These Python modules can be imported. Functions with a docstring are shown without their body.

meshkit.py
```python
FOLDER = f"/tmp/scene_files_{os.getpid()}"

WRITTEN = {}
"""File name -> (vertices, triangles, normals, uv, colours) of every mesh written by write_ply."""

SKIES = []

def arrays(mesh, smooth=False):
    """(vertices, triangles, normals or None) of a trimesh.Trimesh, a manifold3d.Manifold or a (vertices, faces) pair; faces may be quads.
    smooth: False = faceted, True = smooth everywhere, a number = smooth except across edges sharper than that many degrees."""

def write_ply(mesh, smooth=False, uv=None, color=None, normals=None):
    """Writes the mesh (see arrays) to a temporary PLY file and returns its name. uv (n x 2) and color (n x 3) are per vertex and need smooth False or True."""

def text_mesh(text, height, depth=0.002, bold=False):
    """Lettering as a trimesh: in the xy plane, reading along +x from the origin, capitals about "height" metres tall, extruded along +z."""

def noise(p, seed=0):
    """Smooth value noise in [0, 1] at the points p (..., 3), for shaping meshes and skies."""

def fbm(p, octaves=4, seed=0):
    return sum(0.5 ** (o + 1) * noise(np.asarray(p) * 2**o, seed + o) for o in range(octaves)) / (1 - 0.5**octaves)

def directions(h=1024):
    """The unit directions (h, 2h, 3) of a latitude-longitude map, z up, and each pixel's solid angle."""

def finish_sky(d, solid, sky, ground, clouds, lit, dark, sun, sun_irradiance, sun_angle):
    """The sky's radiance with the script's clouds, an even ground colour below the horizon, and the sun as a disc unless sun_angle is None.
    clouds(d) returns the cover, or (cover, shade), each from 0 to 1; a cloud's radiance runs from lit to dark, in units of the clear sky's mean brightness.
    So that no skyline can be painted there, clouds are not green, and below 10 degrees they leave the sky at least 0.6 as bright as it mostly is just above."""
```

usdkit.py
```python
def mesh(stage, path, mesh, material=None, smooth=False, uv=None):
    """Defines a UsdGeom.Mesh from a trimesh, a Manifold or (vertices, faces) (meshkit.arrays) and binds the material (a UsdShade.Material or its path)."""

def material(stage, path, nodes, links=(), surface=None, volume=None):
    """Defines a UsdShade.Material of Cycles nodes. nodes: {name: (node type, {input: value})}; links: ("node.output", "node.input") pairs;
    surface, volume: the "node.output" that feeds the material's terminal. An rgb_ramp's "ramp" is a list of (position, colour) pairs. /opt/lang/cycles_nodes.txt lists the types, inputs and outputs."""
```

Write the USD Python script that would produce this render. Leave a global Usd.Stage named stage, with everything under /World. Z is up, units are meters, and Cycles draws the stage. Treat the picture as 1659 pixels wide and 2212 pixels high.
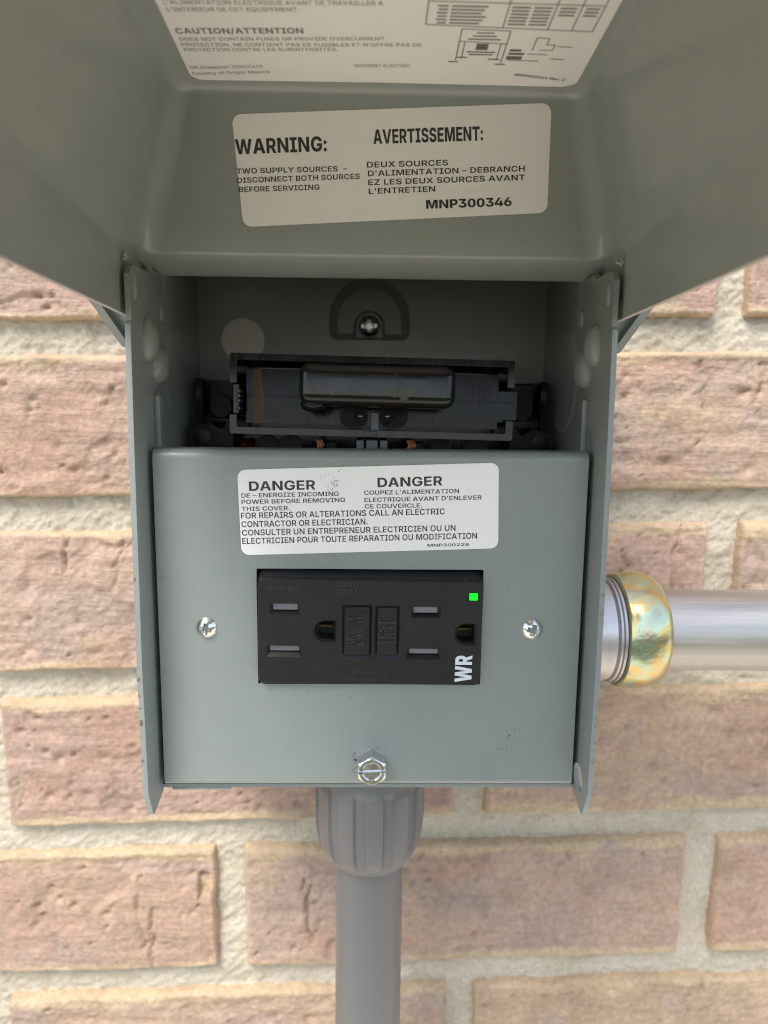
import math, random
import numpy as np
import trimesh
import manifold3d as m3
import shapely.geometry as sg
import usdkit, meshkit
from pxr import Usd, UsdGeom, UsdLux, UsdShade, Gf, Sdf, Vt

MF = m3.Manifold
S = 0.001                                   # everything below is written in millimetres
stage = Usd.Stage.CreateInMemory()
UsdGeom.SetStageUpAxis(stage, UsdGeom.Tokens.z)
UsdGeom.SetStageMetersPerUnit(stage, 1.0)
UsdGeom.Xform.Define(stage, '/World')
UsdGeom.Scope.Define(stage, '/World/Looks')

# ------------------------------------------------------------------ camera
CAM = np.array([-0.47, -205.84, 65.93]); PITCH, YAW, ROLL = 0.151, 0.020, -0.011
FOCAL_PX, WIDTH_PX = 1534.0, 1659.0
cy, sy, cp, sp = math.cos(YAW), math.sin(YAW), math.cos(PITCH), math.sin(PITCH)
fwd = np.array([sy * cp, cy * cp, -sp]); rgt = np.array([cy, -sy, 0.0]); dwn = np.cross(fwd, rgt)
c, s = math.cos(ROLL), math.sin(ROLL)
rgt, dwn = c * rgt + s * dwn, -s * rgt + c * dwn
cam = UsdGeom.Camera.Define(stage, '/World/camera')
mat = Gf.Matrix4d(*[*rgt, 0.0], *[*(-dwn), 0.0], *[*(-fwd), 0.0], *[*(CAM * S), 1.0])
cam.AddTransformOp().Set(mat)
FL = 6.9
cam.CreateFocalLengthAttr(FL)
cam.CreateHorizontalApertureAttr(FL * WIDTH_PX / FOCAL_PX)
cam.CreateVerticalApertureAttr(FL * WIDTH_PX / FOCAL_PX * 4 / 3)
cam.CreateClippingRangeAttr(Gf.Vec2f(0.01, 200))
cam.CreateFStopAttr(2.6)
cam.CreateFocusDistanceAttr(0.213)
cam.CreateExposureAttr(1.3)

# ------------------------------------------------------------------ light: bright overcast day, brightest from the upper left
SUN_AZ, SUN_EL = math.radians(-150.0), math.radians(54.0)      # azimuth measured as atan2(x, y)
sun_dir = np.array([math.sin(SUN_AZ) * math.cos(SUN_EL), math.cos(SUN_AZ) * math.cos(SUN_EL), math.sin(SUN_EL)])
sky_mat = usdkit.material(stage, '/World/Looks/sky_light', {
    'sky': ('sky_texture', {'sky_type': 'single_scattering', 'sun_disc': False, 'sun_elevation': SUN_EL, 'sun_rotation': SUN_AZ}),
    'soft': ('mix', {'mix_type': 'mix', 'fac': 0.35, 'color2': (6.5, 6.7, 7.0)}),
    'bg': ('background_shader', {'strength': 0.12})},
    [('sky.color', 'soft.color1'), ('soft.color', 'bg.color')], surface='bg.background')
dome = UsdLux.DomeLight.Define(stage, '/World/sky')
UsdShade.MaterialBindingAPI.Apply(dome.GetPrim()).Bind(sky_mat)
dome.GetPrim().SetCustomDataByKey('kind', 'structure')
sun = UsdLux.DistantLight.Define(stage, '/World/sun')
sun.CreateIntensityAttr(0.55); sun.CreateAngleAttr(28.0); sun.CreateNormalizeAttr(True); sun.CreateColorAttr(Gf.Vec3f(1.0, 0.95, 0.88))
zax = sun_dir / np.linalg.norm(sun_dir); xax = np.cross([0, 0, 1.0], zax); xax /= np.linalg.norm(xax); yax = np.cross(zax, xax)
sun.AddTransformOp().Set(Gf.Matrix4d(*[*xax, 0.0], *[*yax, 0.0], *[*zax, 0.0], 0, 0, 0, 1.0))

# ------------------------------------------------------------------ helpers
used, bases = {}, {'': np.zeros(3)}


def free(parent, name):
    k = used.get((parent, name), -1) + 1
    used[(parent, name)] = k
    return f"{parent}/{name}" + (f"_{k:03d}" if k else '')


def tag(prim, label=None, category=None, group=None, kind=None):
    for k, v in (('label', label), ('category', category), ('group', group), ('kind', kind)):
        if v:
            prim.SetCustomDataByKey(k, v)


def thing(name, base, label, category, group=None):
    p = free('/World', name)
    x = UsdGeom.Xform.Define(stage, p)
    x.AddTranslateOp().Set(Gf.Vec3d(*(np.array(base, float) * S)))
    bases[p] = np.array(base, float)
    tag(x.GetPrim(), label, category, group)
    return p


def to_mesh(m):
    if isinstance(m, (list,)):
        return trimesh.util.concatenate([to_mesh(q) for q in m])
    if hasattr(m, 'to_mesh'):
        q = m.to_mesh()
        return trimesh.Trimesh(np.array(q.vert_properties[:, :3], float), np.array(q.tri_verts, int), process=False)
    if isinstance(m, tuple):
        v, f, _ = meshkit.arrays(m)
        return trimesh.Trimesh(v, f, process=False)
    return m


def part(parent, name, m, material, smooth=30, label=None, kind=None, color=None):
    """One Mesh prim under a thing (or under one of its parts)."""
    m = to_mesh(m)
    root = '/'.join(parent.split('/')[:3])
    mm = trimesh.Trimesh((np.array(m.vertices) - bases.get(root, np.zeros(3))) * S, m.faces, process=False)
    p = free(parent, name)
    g = usdkit.mesh(stage, p, mm, MATS[material], smooth=smooth)
    if color is not None:
        UsdGeom.PrimvarsAPI(g).CreatePrimvar('tone', Sdf.ValueTypeNames.Color3fArray, 'vertex').Set(Vt.Vec3fArray.FromNumpy(np.asarray(color, np.float32)))
    tag(g.GetPrim(), label, kind=kind)
    return p


def bx(x0, x1, y0, y1, z0, z1):
    return MF.cube([x1 - x0, y1 - y0, z1 - z0]).translate([x0, y0, z0])


def cbx(x0, x1, y0, y1, z0, z1, c=0.4):
    """Box with chamfered edges."""
    return MF.batch_hull([bx(x0, x1, y0 + c, y1 - c, z0 + c, z1 - c), bx(x0 + c, x1 - c, y0, y1, z0 + c, z1 - c), bx(x0 + c, x1 - c, y0 + c, y1 - c, z0, z1)])


def rbx(x0, x1, y0, y1, z0, z1, r, n=20):
    """Box with round edges."""
    b = MF.sphere(r, n)
    return MF.batch_hull([b.translate([x, y, z]) for x in (x0 + r, x1 - r) for y in (y0 + r, y1 - r) for z in (z0 + r, z1 - r)])


def cyl_y(x, z, y0, y1, r0, r1=None, n=40):
    """Cylinder along y, from y0 (radius r0) to y1 (radius r1)."""
    return MF.cylinder(y1 - y0, r0, r0 if r1 is None else r1, n).rotate([-90, 0, 0]).translate([x, y0, z])


def cyl_x(y, z, x0, x1, r0, r1=None, n=64):
    return MF.cylinder(x1 - x0, r0, r0 if r1 is None else r1, n).rotate([0, 90, 0]).translate([x0, y, z])


def ext_y(poly, y0, y1):
    """An (x, z) shapely polygon as a plate from y0 to y1."""
    rings = [np.array(r.coords)[:-1] for g_ in getattr(poly, 'geoms', [poly]) for r in [g_.exterior, *g_.interiors]]
    cs = m3.CrossSection(rings, m3.FillRule.EvenOdd)
    return MF.extrude(cs, y1 - y0).rotate([90, 0, 0]).translate([0, y1, 0])


def ext_x(poly, x0, x1):
    """A (y, z) shapely polygon as a plate from x0 to x1."""
    rings = [np.array(r.coords)[:-1] for g_ in getattr(poly, 'geoms', [poly]) for r in [g_.exterior, *g_.interiors]]
    cs = m3.CrossSection(rings, m3.FillRule.EvenOdd)
    v = MF.extrude(cs, x1 - x0)
    return v.transform([[0, 0, 1, x0], [1, 0, 0, 0], [0, 1, 0, 0]])


def rrect(x0, x1, z0, z1, r, n=8):
    return sg.box(x0 + r, z0 + r, x1 - r, z1 - r).buffer(r, quad_segs=n)


def lathe(profile, n=64, fn=None):
    """Surface of revolution about z; profile rows (r, z); fn(r, z, angle) may change r."""
    pr = np.array(profile, float); th = np.linspace(0, 2 * np.pi, n, endpoint=False)
    r = np.repeat(pr[:, :1], n, 1); z = np.repeat(pr[:, 1:], n, 1)
    if fn is not None:
        r = fn(r, z, th[None, :])
    v = np.stack([r * np.cos(th), r * np.sin(th), z], -1).reshape(-1, 3)
    i, j = np.meshgrid(np.arange(len(pr) - 1), np.arange(n), indexing='ij'); k = (j + 1) % n
    f = np.stack([i * n + j, i * n + k, (i + 1) * n + k, (i + 1) * n + j], -1).reshape(-1, 4)
    f = np.vstack([f[:, [0, 1, 2]], f[:, [0, 2, 3]]])
    t = trimesh.Trimesh(v, f, process=False)
    if t.volume < 0:
        t.invert()
    return t


def lettering(txt, height, depth, weight):
    """Lettering in the xy plane, capitals height tall; weight from 100 (thin) to 900 (black)."""
    import glob
    from PIL import Image, ImageDraw, ImageFont
    from shapely import affinity, box, union_all
    font = ImageFont.truetype(glob.glob('/opt/blender-*/*/datafiles/fonts/Inter.woff2')[0], 96)
    font.set_variation_by_axes([14, weight])
    weight = 0
    x0, y0, x1, y1 = font.getbbox(txt, anchor='ls', stroke_width=weight)
    im = Image.new('L', (x1 - x0 + 8, y1 - y0 + 8))
    ImageDraw.Draw(im).text((4 - x0, 4 - y0), txt, 255, font, anchor='ls', stroke_width=weight)
    on = np.pad(np.asarray(im) > 127, ((0, 0), (1, 1))).astype(np.int8)
    rows, starts = np.nonzero(np.diff(on, axis=1) == 1)
    ends = np.nonzero(np.diff(on, axis=1) == -1)[1]
    shape = union_all(box(starts, -rows - 1, ends, -rows)).buffer(0.6).buffer(-0.6).simplify(0.7)
    q = height / 70.0
    shape = affinity.affine_transform(shape, [q, 0, 0, q, -4 * q, (4 - y0) * q])
    return trimesh.util.concatenate([trimesh.creation.extrude_polygon(g_, depth, engine='earcut') for g_ in getattr(shape, 'geoms', [shape])])


def text(txt, a, b, cap, bold=False, depth=0.03):
    """Lettering in a plane: baseline from a to b (2D), capitals cap high. Returns a trimesh in (u, v, w)."""
    t = lettering(txt, cap, depth, bold if bold > 1 else (720 if bold else 480))
    a, b = np.array(a, float), np.array(b, float)
    d = b - a; L = np.linalg.norm(d); d /= L
    v = np.array(t.vertices)
    v[:, 0] = (v[:, 0] - v[:, 0].min()) * (L / np.ptp(v[:, 0]))
    u = a[0] + v[:, 0] * d[0] - v[:, 1] * d[1]
    w = a[1] + v[:, 0] * d[1] + v[:, 1] * d[0]
    return trimesh.Trimesh(np.stack([u, w, v[:, 2]], 1), t.faces, process=False)


def flat(poly, depth=0.03):
    return trimesh.creation.extrude_polygon(poly, depth, engine='earcut')


def stroke(pts, w):
    return flat(sg.LineString(pts).buffer(w / 2, cap_style=2, join_style=2))


def place(ms, O, U, V):
    """Maps (u, v, w) to O + u U + v V + w (U x V)."""
    m = to_mesh(ms if isinstance(ms, list) else [ms])
    U, V = np.array(U, float), np.array(V, float); N = np.cross(U, V)
    v = np.array(m.vertices)
    return trimesh.Trimesh(np.array(O, float) + v[:, :1] * U + v[:, 1:2] * V + v[:, 2:] * N, m.faces, process=False)


def front(ms, y):
    """(u, v, w) -> x = u, z = v, facing the viewer at depth y."""
    return place(ms, (0, y, 0), (1, 0, 0), (0, 0, 1))


# ------------------------------------------------------------------ materials
MATS = {}


def mk(name, nodes, links, surface='p.BSDF'):
    MATS[name] = usdkit.material(stage, '/World/Looks/' + name, nodes, links, surface=surface)


def paint(name, c, rough=0.34, peel=0.2, wave=9.0, wscale=35.0):
    dark = tuple(v * 0.93 for v in c)
    mk(name, {
        'g': ('geometry', {}),
        'n1': ('noise_texture', {'scale': 28.0, 'detail': 4.0, 'roughness': 0.6}),
        'mixc': ('mix', {'color1': dark, 'color2': c}),
        # specks of dust and tiny scuffs
        'v': ('voronoi_texture', {'scale': 260.0, 'randomness': 1.0}),
        'vm': ('map_range', {'from_min': 0.04, 'from_max': 0.075, 'to_min': 1.0, 'to_max': 0.0, 'clamp': True}),
        'nm': ('noise_texture', {'scale': 45.0, 'detail': 2.0}),
        'nmr': ('map_range', {'from_min': 0.48, 'from_max': 0.62, 'to_min': 0.0, 'to_max': 0.8, 'clamp': True}),
        'mul': ('math', {'math_type': 'multiply'}),
        'mixd': ('mix', {'color2': tuple(v * 0.35 for v in c)}),
        'peel': ('noise_texture', {'scale': 620.0, 'detail': 2.0, 'roughness': 0.5}),
        'wave': ('noise_texture', {'scale': wscale, 'detail': 1.0}),
        'add': ('math', {'math_type': 'multiply_add', 'value2': wave}),
        'b': ('bump', {'strength': peel, 'distance': 0.0004}),
        'rr': ('map_range', {'from_min': 0.3, 'from_max': 0.7, 'to_min': rough - 0.05, 'to_max': rough + 0.07, 'clamp': True}),
        'p': ('principled_bsdf', {'specular_ior_level': 0.5})},
        [('g.position', 'n1.vector'), ('g.position', 'v.vector'), ('g.position', 'nm.vector'), ('g.position', 'peel.vector'), ('g.position', 'wave.vector'),
         ('n1.fac', 'mixc.fac'), ('v.distance', 'vm.value'), ('nm.fac', 'nmr.value'), ('vm.result', 'mul.value1'), ('nmr.result', 'mul.value2'),
         ('mixc.color', 'mixd.color1'), ('mul.value', 'mixd.fac'), ('mixd.color', 'p.base_color'),
         ('wave.fac', 'add.value1'), ('peel.fac', 'add.value3'), ('add.value', 'b.height'), ('b.normal', 'p.normal'),
         ('n1.fac', 'rr.value'), ('rr.result', 'p.roughness')])


paint('grey_paint', (0.224, 0.247, 0.234))
paint('lid_paint_lightened', (0.285, 0.308, 0.286), 0.19, 0.16, 45.0, 16.0)  # glossier coat, its grey lightened to offset the shade under the lid


def plastic(name, c, rough, scratch=(900.0, 900.0, 60.0), bump=0.2, streak=0.12, dust=0.0, spec=0.5):
    mk(name, {
        'g': ('geometry', {}),
        'map': ('mapping', {'scale': scratch}),
        'n': ('noise_texture', {'scale': 1.0, 'detail': 5.0, 'roughness': 0.65}),
        'big': ('noise_texture', {'scale': 120.0, 'detail': 4.0, 'roughness': 0.6}),
        'sum': ('math', {'math_type': 'multiply'}),
        'rr': ('map_range', {'from_min': 0.15, 'from_max': 0.4, 'to_min': rough - streak, 'to_max': rough + streak, 'clamp': True}),
        'v': ('voronoi_texture', {'scale': 900.0}),
        'vm': ('map_range', {'from_min': 0.10, 'from_max': 0.16, 'to_min': 1.0, 'to_max': 0.0, 'clamp': True}),
        'nm': ('noise_texture', {'scale': 150.0, 'detail': 3.0}),
        'nmr': ('map_range', {'from_min': 0.60, 'from_max': 0.70, 'to_min': 0.0, 'to_max': dust, 'clamp': True}),
        'mul': ('math', {'math_type': 'multiply'}),
        'mc': ('mix', {'color1': c, 'color2': (0.35, 0.34, 0.32)}),
        'b': ('bump', {'strength': bump, 'distance': 0.0001}),
        'p': ('principled_bsdf', {'specular_ior_level': spec})},
        [('g.position', 'map.vector'), ('map.vector', 'n.vector'), ('g.position', 'big.vector'), ('n.fac', 'sum.value1'), ('big.fac', 'sum.value2'),
         ('sum.value', 'rr.value'), ('rr.result', 'p.roughness'), ('n.fac', 'b.height'), ('b.normal', 'p.normal'),
         ('g.position', 'v.vector'), ('v.distance', 'vm.value'), ('g.position', 'nm.vector'), ('nm.fac', 'nmr.value'),
         ('vm.result', 'mul.value1'), ('nmr.result', 'mul.value2'), ('mul.value', 'mc.fac'), ('mc.color', 'p.base_color')])


plastic('switch_plastic', (0.004, 0.004, 0.005), 0.16, bump=0.04, streak=0.05, spec=0.32)
plastic('smoky_plastic', (0.003, 0.003, 0.004), 0.16, bump=0.06, streak=0.07, spec=0.2)
plastic('handle_plastic', (0.009, 0.008, 0.008), 0.12, (700.0, 300.0, 250.0), 0.06, 0.06, spec=0.36)
plastic('outlet_plastic', (0.009, 0.009, 0.009), 0.46, (2600.0, 2600.0, 2600.0), 0.35, 0.06, 0.7, 0.4)
plastic('outlet_top_plastic', (0.016, 0.016, 0.018), 0.42, (2600.0, 2600.0, 2600.0), 0.6, 0.06, 1.0)
plastic('outlet_lettering', (0.040, 0.040, 0.040), 0.3)
plastic('shutter_plastic', (0.19, 0.19, 0.205), 0.4)
plastic('print_white', (0.60, 0.61, 0.67), 0.45)
plastic('dried_splash', (0.012, 0.013, 0.016), 0.08, spec=0.35)
plastic('scratch', (0.12, 0.115, 0.10), 0.5)
plastic('matt_black', (0.006, 0.006, 0.006), 0.5, spec=0.2)
plastic('matt_grey', (0.035, 0.033, 0.032), 0.5, spec=0.2)
plastic('grey_post', (0.14, 0.155, 0.18), 0.35)
plastic('conduit_plastic', (0.112, 0.112, 0.110), 0.40, (500.0, 500.0, 900.0), 0.12, 0.06)
plastic('amber', (0.11, 0.048, 0.006), 0.3, spec=0.2)
plastic('red_plastic', (0.045, 0.003, 0.004), 0.5, spec=0.1)
plastic('pale_disc', (0.62, 0.585, 0.54), 0.55)
plastic('dark_hole', (0.004, 0.004, 0.004), 0.6)


def sticker(name, c):
    mk(name, {'g': ('geometry', {}),
              'n': ('noise_texture', {'scale': 60.0, 'detail': 5.0, 'roughness': 0.65}),
              'm': ('mix', {'color1': tuple(v * 0.93 for v in c), 'color2': c}),
              'b': ('bump', {'strength': 0.08, 'distance': 0.0004}),
              'p': ('principled_bsdf', {'roughness': 0.42})},
       [('g.position', 'n.vector'), ('n.fac', 'm.fac'), ('m.color', 'p.base_color'), ('n.fac', 'b.height'), ('b.normal', 'p.normal')])


sticker('sticker_white', (0.80, 0.79, 0.77))
sticker('sticker_bounce_tint', (0.84, 0.82, 0.775))  # white stock, lightened and warmed in colour for the bounce light under the lid
mk('ink', {'g': ('geometry', {}), 'n': ('noise_texture', {'scale': 900.0, 'detail': 3.0}), 'm': ('mix', {'color1': (0.014, 0.014, 0.015), 'color2': (0.045, 0.045, 0.046)}),
           'p': ('principled_bsdf', {'roughness': 0.5})}, [('g.position', 'n.vector'), ('n.fac', 'm.fac'), ('m.color', 'p.base_color')])
mk('faded_ink', {'g': ('geometry', {}), 'n': ('noise_texture', {'scale': 900.0, 'detail': 3.0}), 'm': ('mix', {'color1': (0.10, 0.09, 0.085), 'color2': (0.16, 0.145, 0.13)}),
                 'p': ('principled_bsdf', {'roughness': 0.5})}, [('g.position', 'n.vector'), ('n.fac', 'm.fac'), ('m.color', 'p.base_color')])
mk('paint_mark', {'p': ('principled_bsdf', {'base_color': (0.30, 0.32, 0.31), 'roughness': 0.5})}, [])
mk('scuff', {'g': ('geometry', {}), 'n': ('noise_texture', {'scale': 1200.0, 'detail': 3.0}), 'm': ('mix', {'color1': (0.06, 0.055, 0.05), 'color2': (0.16, 0.155, 0.145)}),
             'p': ('principled_bsdf', {'roughness': 0.6})}, [('g.position', 'n.vector'), ('n.fac', 'm.fac'), ('m.color', 'p.base_color')])


def metal(name, c1, c2, rough, scale, bump=0.15):
    mk(name, {'g': ('geometry', {}), 'map': ('mapping', {'scale': scale}),
              'n': ('noise_texture', {'scale': 1.0, 'detail': 5.0, 'roughness': 0.6}),
              'm': ('mix', {'color1': c1, 'color2': c2}),
              'rr': ('map_range', {'from_min': 0.3, 'from_max': 0.7, 'to_min': rough * 0.7, 'to_max': rough * 1.4, 'clamp': True}),
              'b': ('bump', {'strength': bump, 'distance': 0.0002}),
              'p': ('principled_bsdf', {'metallic': 1.0})},
       [('g.position', 'map.vector'), ('map.vector', 'n.vector'), ('n.fac', 'm.fac'), ('m.color', 'p.base_color'), ('n.fac', 'rr.value'), ('rr.result', 'p.roughness'),
        ('n.fac', 'b.height'), ('b.normal', 'p.normal')])


metal('zinc', (0.66, 0.67, 0.66), (0.82, 0.82, 0.78), 0.24, (300.0, 300.0, 300.0))
metal('galvanised', (0.34, 0.32, 0.30), (0.58, 0.55, 0.52), 0.46, (14.0, 420.0, 420.0), 0.25)
metal('fitting_zinc', (0.46, 0.44, 0.44), (0.56, 0.54, 0.54), 0.42, (200.0, 200.0, 200.0), 0.15)
metal('brass', (0.05, 0.038, 0.016), (0.09, 0.068, 0.03), 0.35, (300.0, 300.0, 300.0))
metal('copper', (0.26, 0.09, 0.045), (0.50, 0.22, 0.13), 0.25, (900.0, 900.0, 900.0))
metal('bolt_zinc', (0.60, 0.61, 0.62), (0.72, 0.72, 0.71), 0.2, (300.0, 300.0, 300.0))
metal('bare_steel', (0.16, 0.15, 0.14), (0.55, 0.54, 0.52), 0.4, (800.0, 800.0, 800.0))
mk('dichromate', {'g': ('geometry', {}), 'n': ('noise_texture', {'scale': 95.0, 'detail': 2.0, 'roughness': 0.6, 'distortion': 0.25}),
                  'r': ('rgb_ramp', {'ramp': [(0.25, (0.46, 0.36, 0.38)), (0.36, (0.46, 0.42, 0.33)), (0.42, (0.60, 0.55, 0.30)), (0.48, (0.68, 0.50, 0.22)), (0.53, (0.56, 0.58, 0.36)), (0.60, (0.48, 0.60, 0.46)), (0.68, (0.52, 0.50, 0.34)), (0.76, (0.50, 0.42, 0.44))]}),
                  'w': ('noise_texture', {'scale': 110.0, 'detail': 3.0}),
                  'b': ('bump', {'strength': 0.45, 'distance': 0.0012}),
                  'p': ('principled_bsdf', {'metallic': 1.0, 'roughness': 0.27})},
   [('g.position', 'n.vector'), ('n.fac', 'r.fac'), ('r.color', 'p.base_color'), ('g.position', 'w.vector'), ('w.fac', 'b.height'), ('b.normal', 'p.normal')])
mk('green_lamp', {'p': ('principled_bsdf', {'base_color': (0.0, 0.2, 0.01), 'roughness': 0.3, 'emission_color': (0.0, 1.0, 0.02), 'emission_strength': 0.55})}, [])
mk('brick_clay', {
    'a': ('attribute', {'attribute': 'tone'}), 'g': ('geometry', {}),
    'n': ('noise_texture', {'scale': 420.0, 'detail': 6.0, 'roughness': 0.7}),
    'n2': ('noise_texture', {'scale': 60.0, 'detail': 4.0, 'roughness': 0.65}),
    'sm': ('mapping', {'scale': (70.0, 70.0, 620.0)}), 'sn': ('noise_texture', {'scale': 1.0, 'detail': 4.0, 'roughness': 0.65}), 'sa': ('math', {'math_type': 'multiply_add', 'value2': 0.7}),
    'mr': ('map_range', {'from_min': 0.28, 'from_max': 0.72, 'to_min': 0.72, 'to_max': 1.2}),
    'mr2': ('map_range', {'from_min': 0.3, 'from_max': 0.7, 'to_min': 0.88, 'to_max': 1.10}),
    'mu': ('math', {'math_type': 'multiply'}),
    'cc': ('combine_color', {}),
    'mx': ('mix', {'mix_type': 'multiply', 'fac': 1.0}),
    'b': ('bump', {'strength': 0.9, 'distance': 0.0013}),
    'p': ('principled_bsdf', {'roughness': 0.78, 'specular_ior_level': 0.35})},
    [('g.position', 'n.vector'), ('g.position', 'n2.vector'), ('n.fac', 'mr.value'), ('n2.fac', 'mr2.value'), ('mr.result', 'mu.value1'), ('mr2.result', 'mu.value2'),
     ('mu.value', 'cc.r'), ('mu.value', 'cc.g'), ('mu.value', 'cc.b'), ('a.color', 'mx.color1'), ('cc.color', 'mx.color2'), ('mx.color', 'p.base_color'),
     ('g.position', 'sm.vector'), ('sm.vector', 'sn.vector'), ('sn.fac', 'sa.value1'), ('n.fac', 'sa.value3'), ('sa.value', 'b.height'), ('b.normal', 'p.normal')])
mk('mortar', {
    'g': ('geometry', {}), 'n': ('noise_texture', {'scale': 760.0, 'detail': 5.0, 'roughness': 0.75}), 'n2': ('noise_texture', {'scale': 45.0, 'detail': 5.0, 'roughness': 0.65}),
    'r': ('rgb_ramp', {'ramp': [(0.30, (0.28, 0.225, 0.155)), (0.43, (0.58, 0.505, 0.39)), (0.58, (0.76, 0.69, 0.56)), (0.72, (0.84, 0.785, 0.67))]}),
    'm': ('mix', {'mix_type': 'mix', 'fac': 0.55}), 'r2': ('rgb_ramp', {'ramp': [(0.3, (0.56, 0.485, 0.355)), (0.55, (0.76, 0.69, 0.56)), (0.75, (0.68, 0.635, 0.545))]}),
    'b': ('bump', {'strength': 1.0, 'distance': 0.002}), 'p': ('principled_bsdf', {'roughness': 0.9, 'specular_ior_level': 0.2})},
    [('g.position', 'n.vector'), ('g.position', 'n2.vector'), ('n.fac', 'r.fac'), ('n2.fac', 'r2.fac'), ('r.color', 'm.color1'), ('r2.color', 'm.color2'), ('m.color', 'p.base_color'),
     ('n.fac', 'b.height'), ('b.normal', 'p.normal')])
mk('added_paving', {'g': ('geometry', {}), 'n': ('noise_texture', {'scale': 3.0, 'detail': 8.0, 'roughness': 0.65}),
              'm': ('mix', {'color1': (0.52, 0.46, 0.37), 'color2': (0.64, 0.575, 0.47)}), 'p': ('principled_bsdf', {'roughness': 0.85})},
   [('g.position', 'n.vector'), ('n.fac', 'm.fac'), ('m.color', 'p.base_color')])

# ------------------------------------------------------------------ ground in front of the wall
GROUND_Z = -1000.0


def sheet(name, x0, x1, y0, y1, z, m, label):
    g = usdkit.mesh(stage, '/World/' + name, (np.array([[x0, y0, z], [x1, y0, z], [x1, y1, z], [x0, y1, z]], float) * S, np.array([[0, 1, 2, 3]])), MATS[m])
    tag(g.GetPrim(), label, kind='structure')


mk('added_lawn', {'g': ('geometry', {}), 'n': ('noise_texture', {'scale': 40.0, 'detail': 8.0, 'roughness': 0.7}),
            'm': ('mix', {'color1': (0.040, 0.044, 0.022), 'color2': (0.085, 0.088, 0.046)}), 'p': ('principled_bsdf', {'roughness': 0.9, 'specular_ior_level': 0.2})},
   [('g.position', 'n.vector'), ('n.fac', 'm.fac'), ('m.color', 'p.base_color')])
sheet('ground', -30000, 30000, -30000, 30000, GROUND_Z, 'added_lawn', 'unseen dark grass added beyond the pale strip to limit bounce light')  # unseen grass, added dark so little light bounces into the box
sheet('added_path', -30000, 30000, -1350, 76, GROUND_Z + 6, 'added_paving', 'unseen pale strip added along the foot of the brick wall to bounce light')  # unseen pale strip, added to throw bounce light up under the lid

# ------------------------------------------------------------------ brick wall
FACE, DEEP = 76.0, 81.0
wall = thing('brick_wall', (0, FACE, GROUND_Z), 'pinkish tan brick wall with wide pale sandy mortar joints behind the grey box', 'wall')
# horizontal joints: (z of lower edge at x=0, z of upper edge at x=0, slope); the first five that show are as in the picture
JOINTS = {0: (156.4, 167.8, .019), 1: (85.7, 98.2, .018), 2: (17.0, 30.3, .021), 3: (-53.2, -41.0, .024), 4: (-121.8, -109.9, .026), 5: (-190.6, -179.0, .029), 6: (-261.0, -249.5, .029)}
JOINTS = {k: (66 + (a - 66) * (1.009 if a < 66 else 1.0), 66 + (b - 66) * (1.005 if b < 66 else 1.0177), q) for k, (a, b, q) in JOINTS.items()}
for j in range(7, 14):
    JOINTS[j] = (JOINTS[j - 1][0] - 70.4, JOINTS[j - 1][1] - 70.4, .029)
for j in range(-1, -5, -1):
    JOINTS[j] = (JOINTS[j + 1][0] + 70.3, JOINTS[j + 1][1] + 70.3, .019)
HEADS = {0: [(134.1, 143.7)], 1: [(37.0, 48.0)], 2: [(138.1, 149.0)], 3: [(-165.0, -154.0), (37.0, 49.2)], 4: [(-65.3, -54.0), (139.4, 151.0)], 5: [(-171.5, -160.0), (35.7, 47.4)]}
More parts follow.
